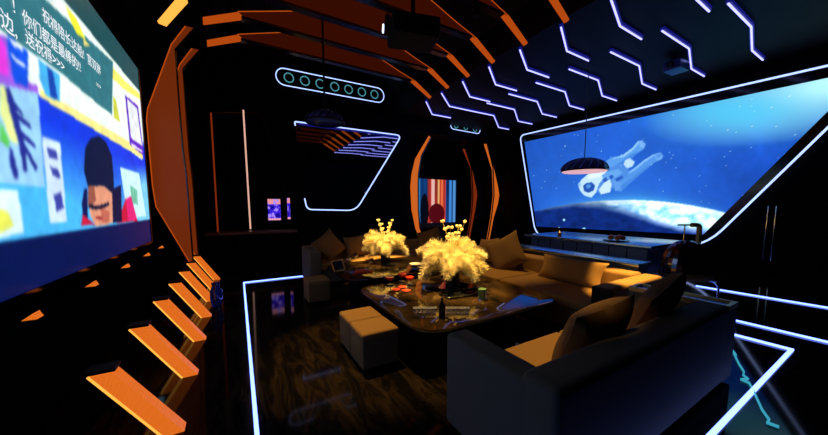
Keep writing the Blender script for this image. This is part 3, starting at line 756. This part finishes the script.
# red stemmed cups
for (u, v, lab) in ((390, 285, 'red stemmed candle cup, left one of the three on the front table'), (402, 281.5, 'red stemmed candle cup at the rear of the three'), (410, 285, 'red stemmed candle cup, right one of the three by the black dish')):
    p = on_z(u, v, ZT); t = thing('candle_cup', lab, 'cup', tuple(p), 0, 'red candle cups')
    MB().lathe([(.045, 0), (.045, .006), (.008, .012), (.008, .07), (.0, .07)], n=18).build('stem', M['glass'], t, smooth=True)
    MB().lathe([(0, .07), (.04, .075), (.062, .10), (.062, .118), (.05, .115), (0, .11)], n=20).build('cup', M['red'], t, smooth=True)
for i, (u, v) in enumerate(((396, 290), (402, 287.5), (406, 291))):
    p = on_z(u, v, ZT); solo(MB().lathe([(0, 0), (.05, .002), (.06, .012), (.03, .02), (0, .014)], tuple(p), 10), 'petal_heap', M['redcloth'], ['low heap of red petals, left of the three before the red cups', 'low heap of red petals, rear of the three before the red cups', 'low heap of red petals, right of the three before the red cups'][i], 'petals', tuple(p), 'red petals on the front table', smooth=True)
DISH = [(.05, 0), (.055, .006), (.10, .024), (.098, .028), (.05, .012), (0, .01)]
lathe_thing('dish', DISH, 'vase', tuple(on_z(433, 286.5, ZT)), 'flat black dish left of the front plume vase', 'dish')
p = on_z(427, 279, ZT); t = thing('wine_glass', 'clear wine glass behind the black dish on the front table', 'glass', tuple(p))
MB().lathe([(.035, 0), (.035, .004), (.005, .01), (.005, .075), (0, .075)], n=16).build('stem', M['glass'], t, smooth=True)
MB().lathe([(0, .075), (.03, .085), (.042, .12), (.036, .165), (.033, .165), (.038, .12), (.026, .09), (0, .083)], n=18).build('bowl', M['glass'], t, smooth=True)
p = on_z(482, 299.5, ZT); t = thing('drink_glass', 'tumbler of green drink on the front table right of the vase', 'glass', tuple(p))
MB().lathe([(.045, 0), (.048, .004), (.056, .16), (.052, .16), (.045, .012), (0, .012)], n=20).build('tumbler', M['glass'], t, smooth=True)
MB().lathe([(0, .014), (.043, .014), (.050, .13), (0, .13)], n=20).build('drink', M['greenglass'], t, smooth=True)
p = on_z(463, 294, ZT)
t = thing('serving_tray', 'low black serving tray before the front plume vase', 'tray', tuple(p), -.1)
MB().box((-.28, -.12, 0), (.28, .12, .012)).build('base', M['gloss'], t, bevel=.004)
MB().tube(rounded([(-.28, -.12, .016), (.28, -.12, .016), (.28, .12, .016), (-.28, .12, .016)], .03, 4), .008, 6, True).build('rim', M['slat'], t)
p = on_z(441, 324, ZT)
t = thing('bottle', 'dark bottle standing between the two rows of shot glasses', 'bottle', tuple(on_z(442, 318, ZT)))
MB().lathe([(.03, 0), (.034, .005), (.034, .12), (.012, .17), (.012, .20), (0, .20)], n=18).build('body', M['gloss'], t, smooth=True)
MB().lathe([(.0135, .185), (.0135, .213), (0, .213)], n=14).build('cap', M['slat'], t, smooth=True)
# rear table things
p = on_z(340, 271, ZT)
t = thing('tablet', 'tablet with a gold rim propped on the rear table', 'tablet', tuple(p), .35)
def tilted(mb, ang): mb.v = [(x, y*math.cos(ang)-z*math.sin(ang), y*math.sin(ang)+z*math.cos(ang)) for x, y, z in mb.v]; return mb
tilted(MB().box((-.12, -.008, .0), (.12, .008, .2)), -.5).build('body', M['gold'], t, bevel=.004)
tilted(MB().box((-.10, -.0095, .02), (.10, -.0075, .18)), -.5).build('display', M['gloss'], t)
MB().box((-.05, .0, 0), (.05, .10, .012)).build('stand', M['blackmatte'], t)
p = on_z(361, 272.5, ZT)
solo(MB().prism([(p.x-.16, p.y-.08, ZT), (p.x+.17, p.y-.10, ZT), (p.x+.10, p.y+.12, ZT), (p.x-.03, p.y+.17, ZT)], (0, 0, .03)), 'napkin', M['redcloth'], 'folded red napkin on the rear table near its front edge', 'napkin', tuple(p), bevel=.01)
for i, (u, v, lab) in enumerate(((349, 268, 'clear wine glass beside the tablet on the rear table'), (356, 262, 'clear wine glass behind the red napkin, left of two'), (367, 262, 'clear wine glass behind the red napkin, right of two'), (371, 268, 'clear wine glass right of the red napkin'))):
    p = on_z(u, v, ZT); t = thing('wine_glass', lab, 'glass', tuple(p), 0, 'wine glasses on the rear table')
    MB().lathe([(.035, 0), (.035, .004), (.005, .01), (.005, .09), (0, .09)], n=14).build('stem', M['glass'], t, smooth=True)
    MB().lathe([(0, .09), (.035, .10), (.046, .14), (.038, .20), (.035, .20), (.042, .14), (.03, .105), (0, .097)], n=16).build('bowl', M['glass'], t, smooth=True)
lathe_thing('dish', [(r*1.25, z) for r, z in DISH], 'porcelain', tuple(on_z(416, 265, ZT)), 'bright white dish on the rear table right of its plume vase', 'dish')
lathe_thing('dish', DISH, 'vase', tuple(on_z(391, 265.5, ZT)), 'small black dish in front of the rear plume vase', 'dish')

# ================================================================== RIGHT SIDE FURNITURE
b3 = (3.62, 1.15, 0)
st_ = thing('side_table', 'narrow side table with a gold rimmed inset top tinted by screen reflection between two sofas', 'table', b3)
cushion_box(b3, (3.51, .77, .04), (3.73, 1.52, .67), 'body', M['sofa_shaded'], st_, .015)
mb = LB(b3).box((3.51, .77, .67), (3.74, .80, .715)).box((3.51, 1.49, .67), (3.74, 1.52, .715)).box((3.51, .80, .67), (3.535, 1.49, .715)).box((3.715, .80, .67), (3.74, 1.49, .715))
mb.build('rim', M['gold'], st_)
LB(b3).box((3.535, .80, .67), (3.715, 1.49, .695)).build('inset', M['inset_reflect'], st_)
b4 = (4.95, 2.9, 0)
lg = thing('console', 'long low console with a glossy slate top behind the right sofa', 'console', b4)
LB(b4).box((4.70, 1.95, 0), (4.98, 4.6, .72)).build('body', M['counter'], lg, bevel=.008)
LB(b4).box((4.66, 1.92, .72), (5.02, 4.63, .765)).build('top', M['countertop'], lg, bevel=.008)
b5 = (6.5, 3.5, 0)
ct = thing('bar_table', 'wide dark bar table under the space screen', 'table', b5)
LB(b5).box((5.85, 2.3, 0), (7.0, 4.6, .84)).build('body', M['counter'], ct, bevel=.01)
for y in np.linspace(2.6, 4.4, 7): LB(b5).box((5.838, y-.006, .05), (5.85, y+.006, .82)).build('groove', M['black'], ct)
LB(b5).box((5.73, 2.2, .84), (7.2, 4.7, .90)).build('top', M['countertop'], ct, bevel=.012)
p = on_z(616, 241, .9)
t = thing('fruit_plate', 'plate of red orange fruit on the bar table under the screen', 'plate', (p.x, p.y, .90))
MB().lathe([(.12, 0), (.13, .006), (.22, .02), (.215, .028), (.12, .014), (0, .012)], n=24).build('plate', M['slat'], t, smooth=True)
for q in range(5):
    a = q*1.257; x, y = .10*math.cos(a), .10*math.sin(a)
    MB().lathe([(0, -.05), (.035, -.036), (.05, 0), (.035, .036), (0, .048)], (x, y, .068), 12).build('fruit', M['orangefruit'], t, smooth=True)
p = on_z(559.5, 236, .9)
t = thing('candle', 'small lit orange candle at the far end of the bar table', 'candle', (p.x, p.y, .90))
MB().lathe([(.035, 0), (.04, .004), (.04, .07), (.034, .07), (.034, .05), (0, .05)], n=16).build('holder', M['orangefruit'], t, smooth=True)
MB().lathe([(0, .05), (.014, .07), (.010, .10), (0, .125)], n=10).build('flame', M['amberstrip'], t, smooth=True)

# glossy shell chair behind the side table
p = Vector((5.35, 1.65, 0))
ch_ = thing('shell_chair', 'glossy black shell chair on a bent chrome frame behind the sofas', 'chair', tuple(p), math.radians(-40))
mb = MB(); n1, n2 = 18, 9
for i in range(n1+1):
    a = math.pi*(-.08+1.16*i/n1)
    for j in range(n2+1):
        e = j/n2; r_ = .29*math.cos(e*1.45)**.8
        mb.v.append((r_*math.cos(a), r_*math.sin(a)*.85, .62+.46*math.sin(e*1.45)))
for i in range(n1):
    for j in range(n2):
        q = i*(n2+1)+j; mb.f.append((q, q+n2+1, q+n2+2, q+1))
sh = mb.build('shell', M['facet'], ch_)
sh.rotation_euler = (0, 0, math.pi)
so_m = sh.modifiers.new('thick', 'SOLIDIFY'); so_m.thickness = .025
MB().lathe([(0, .55), (.26, .55), (.29, .58), (.29, .62), (.25, .65), (0, .65)], n=24).build('seat', M['pillow'], ch_, smooth=True)
for s in (-1, 1):
    MB().tube(rounded([(s*.2, .2, .55), (s*.24, -.26, .54), (s*.24, -.26, .03), (s*.24, .28, .03), (-s*.02, .28, .03)], [0, .08, .08, .08, 0], 4, False), .014, 8).build('frame', M['chrome'], ch_, smooth=True)
# slim floor lamp with a gold curved head behind the shell chair
lm = thing('floor_lamp', 'slim floor lamp with a curved gold arm behind the shell chair', 'lamp', (5.72, 1.80, 0))
MB().lathe([(.11, 0), (.11, .015), (.014, .025), (0, .025)], n=24).build('base', M['blackmatte'], lm, smooth=True)
MB().tube([(0, 0, .01), (0, 0, 1.27)], .008, 8).build('post', M['chrome'], lm, smooth=True)
d = Vector((CA, -SA, 0)); tp = Vector((0, 0, 1.27))
MB().tube([tp-d*.1, tp+d*.14], .012, 8).build('crossbar', M['gold'], lm, smooth=True)
MB().tube(rounded([tp+d*.1, tp+d*.22, tp+d*.22-Vector((0, 0, .28))], [0, .1, 0], 5, False), .032, 10).build('arm', M['gold'], lm, smooth=True)

# ================================================================== HANGING THINGS
def pendant(pos, R_, ztop, label, lit):
    t = thing('pendant_lamp', label, 'lamp', pos, 0, 'dome pendant lamps')
    H = R_*.55
    prof = [(R_*math.cos(a), H*math.sin(a)) for a in np.linspace(0, math.pi/2, 12)]
    MB().lathe([(R_*.97, -.01)]+prof[:-1]+[(0, H)], n=36).build('shade', M['dome'], t, smooth=True)
    for k in range(18):
        a = 2*math.pi*k/18; MB().tube([((r*math.cos(a+.5*i/11))*1.005, r*math.sin(a+.5*i/11)*1.005, z) for i, (r, z) in enumerate(prof[:-1])], .012, 5).build('fin', M['domefin' if lit else 'gloss'], t)
    MB().lathe([(R_*1.0, -.03), (R_*1.02, -.02), (R_*1.0, .0), (R_*.96, -.03)], n=36, cap=False).build('rim', M['gloss'], t, smooth=True)
    if lit: MB().lathe([(0, -.05), (R_*.9, -.05), (R_*.96, -.035), (R_*.96, -.025), (0, -.025)], n=36).build('glow_layer', M['pinkglow'], t)
    MB().tube([(0, 0, H-.01), (0, 0, ztop-pos[2])], .010 if lit else .022, 6).build('rod', M['slat' if lit else 'blackmatte'], t)
M['domefin'] = mat('blue lacquered shade rib', (.12, .22, 1.0), .4)
r_ = ray(584, 170); tt = 6.6
pendant((r_[0]*tt, r_[1]*tt, EYE+r_[2]*tt), .46, 4.77, 'blue ribbed dome pendant lamp hanging in front of the space screen', True)
r_ = ray(325, 121.5); tt = 6.3
pendant((r_[0]*tt, r_[1]*tt, EYE+r_[2]*tt), .40, 6.1, 'dark dome pendant lamp on a thick black rod near the mirror', False)

def projector(pos, rz, s, ztop, label, lens=True, mcol='blackmatte'):
    t = thing('projector', label, 'projector', pos, rz)
    MB().box((-.36*s, -.26*s, -.15*s), (.36*s, .26*s, .15*s)).build('body', M[mcol], t, bevel=.04*s, seg=3)
    MB().tube([(-.36*s, 0, 0), (-.46*s, 0, 0)], .10*s, 18).build('lens_barrel', M['gloss'], t)
    MB().tube([(-.455*s, 0, 0), (-.468*s, 0, 0)], .06*s, 16).build('lens', M['lens' if lens else 'chrome'], t)
    for y in (-.12, .0, .12): MB().box((-.2*s, -.265*s, (y-.03)*s), (.2*s, -.255*s, (y+.0)*s)).build('vent', M['slat'], t)
    MB().box((-.15*s, -.12*s, .15*s), (.15*s, .12*s, .18*s)).build('bracket', M['slat'], t)
    MB().tube([(0, 0, .17*s), (0, 0, ztop-pos[2])], .03, 8).build('pole', M['blackmatte'], t)
r_ = ray(413, 33); tt = 4.15
projector((r_[0]*tt, r_[1]*tt, EYE+r_[2]*tt), -A+.25, .9, 6.25, 'large black projector with a bright lens hanging among the amber ribs')
r_ = ray(676, 67); tt = 6.6
projector((r_[0]*tt, r_[1]*tt, EYE+r_[2]*tt), -A+.5, .62, 4.77, 'small dark projector hanging below the chevron lights', False, 'dome')

# blue bottle on the floor by the ribs
t = thing('floor_vase', 'blue glass vase on the floor beside the farthest glowing feet', 'vase', tuple(on_z(217, 307, 0)))
MB().lathe([(.04, 0), (.06, .01), (.085, .14), (.08, .26), (.05, .33), (.06, .38), (.05, .38), (.042, .33), (.07, .25), (0, .03)], n=22).build('body', M['blueglass'], t, smooth=True)

# ================================================================== DOWNLIGHTS
for i, (x, y, z, aim, pw, cone) in enumerate(SPOTS):
    lab = ['amber warm downlight over the front plume vase', 'amber warm downlight over the rear plume vase', 'amber warm downlight over the right sofa arm', 'amber warm downlight over the near sofa seat', 'amber warm downlight over the middle of the right sofa', 'amber warm downlight over the ottoman pair'][i]
    t = thing('ceiling_spotlight', lab, 'spotlight', (x, y, z), 0, 'black spotlights between the ribs')
    MB().lathe([(.05, .0), (.055, .0), (.055, .14), (0, .14)], n=16).build('can', M['blackmatte'], t, smooth=True)
    MB().tube([(0, 0, .13), (0, 0, 6.3-abs(x-2.3)*.19-z)], .012, 6).build('stem', M['blackmatte'], t)
    ld = bpy.data.lights.new('spotlight_beam', 'SPOT'); ld.energy = pw; ld.color = WARM; ld.spot_size = math.radians(cone); ld.spot_blend = .6; ld.shadow_soft_size = .04
    lo = bpy.data.objects.new('spotlight_beam', ld); COL.objects.link(lo); lo.parent = t; lo.location = (0, 0, -.02)
    lo.rotation_euler = (Vector(aim)-Vector((x, y, z))).to_track_quat('-Z', 'Y').to_euler()
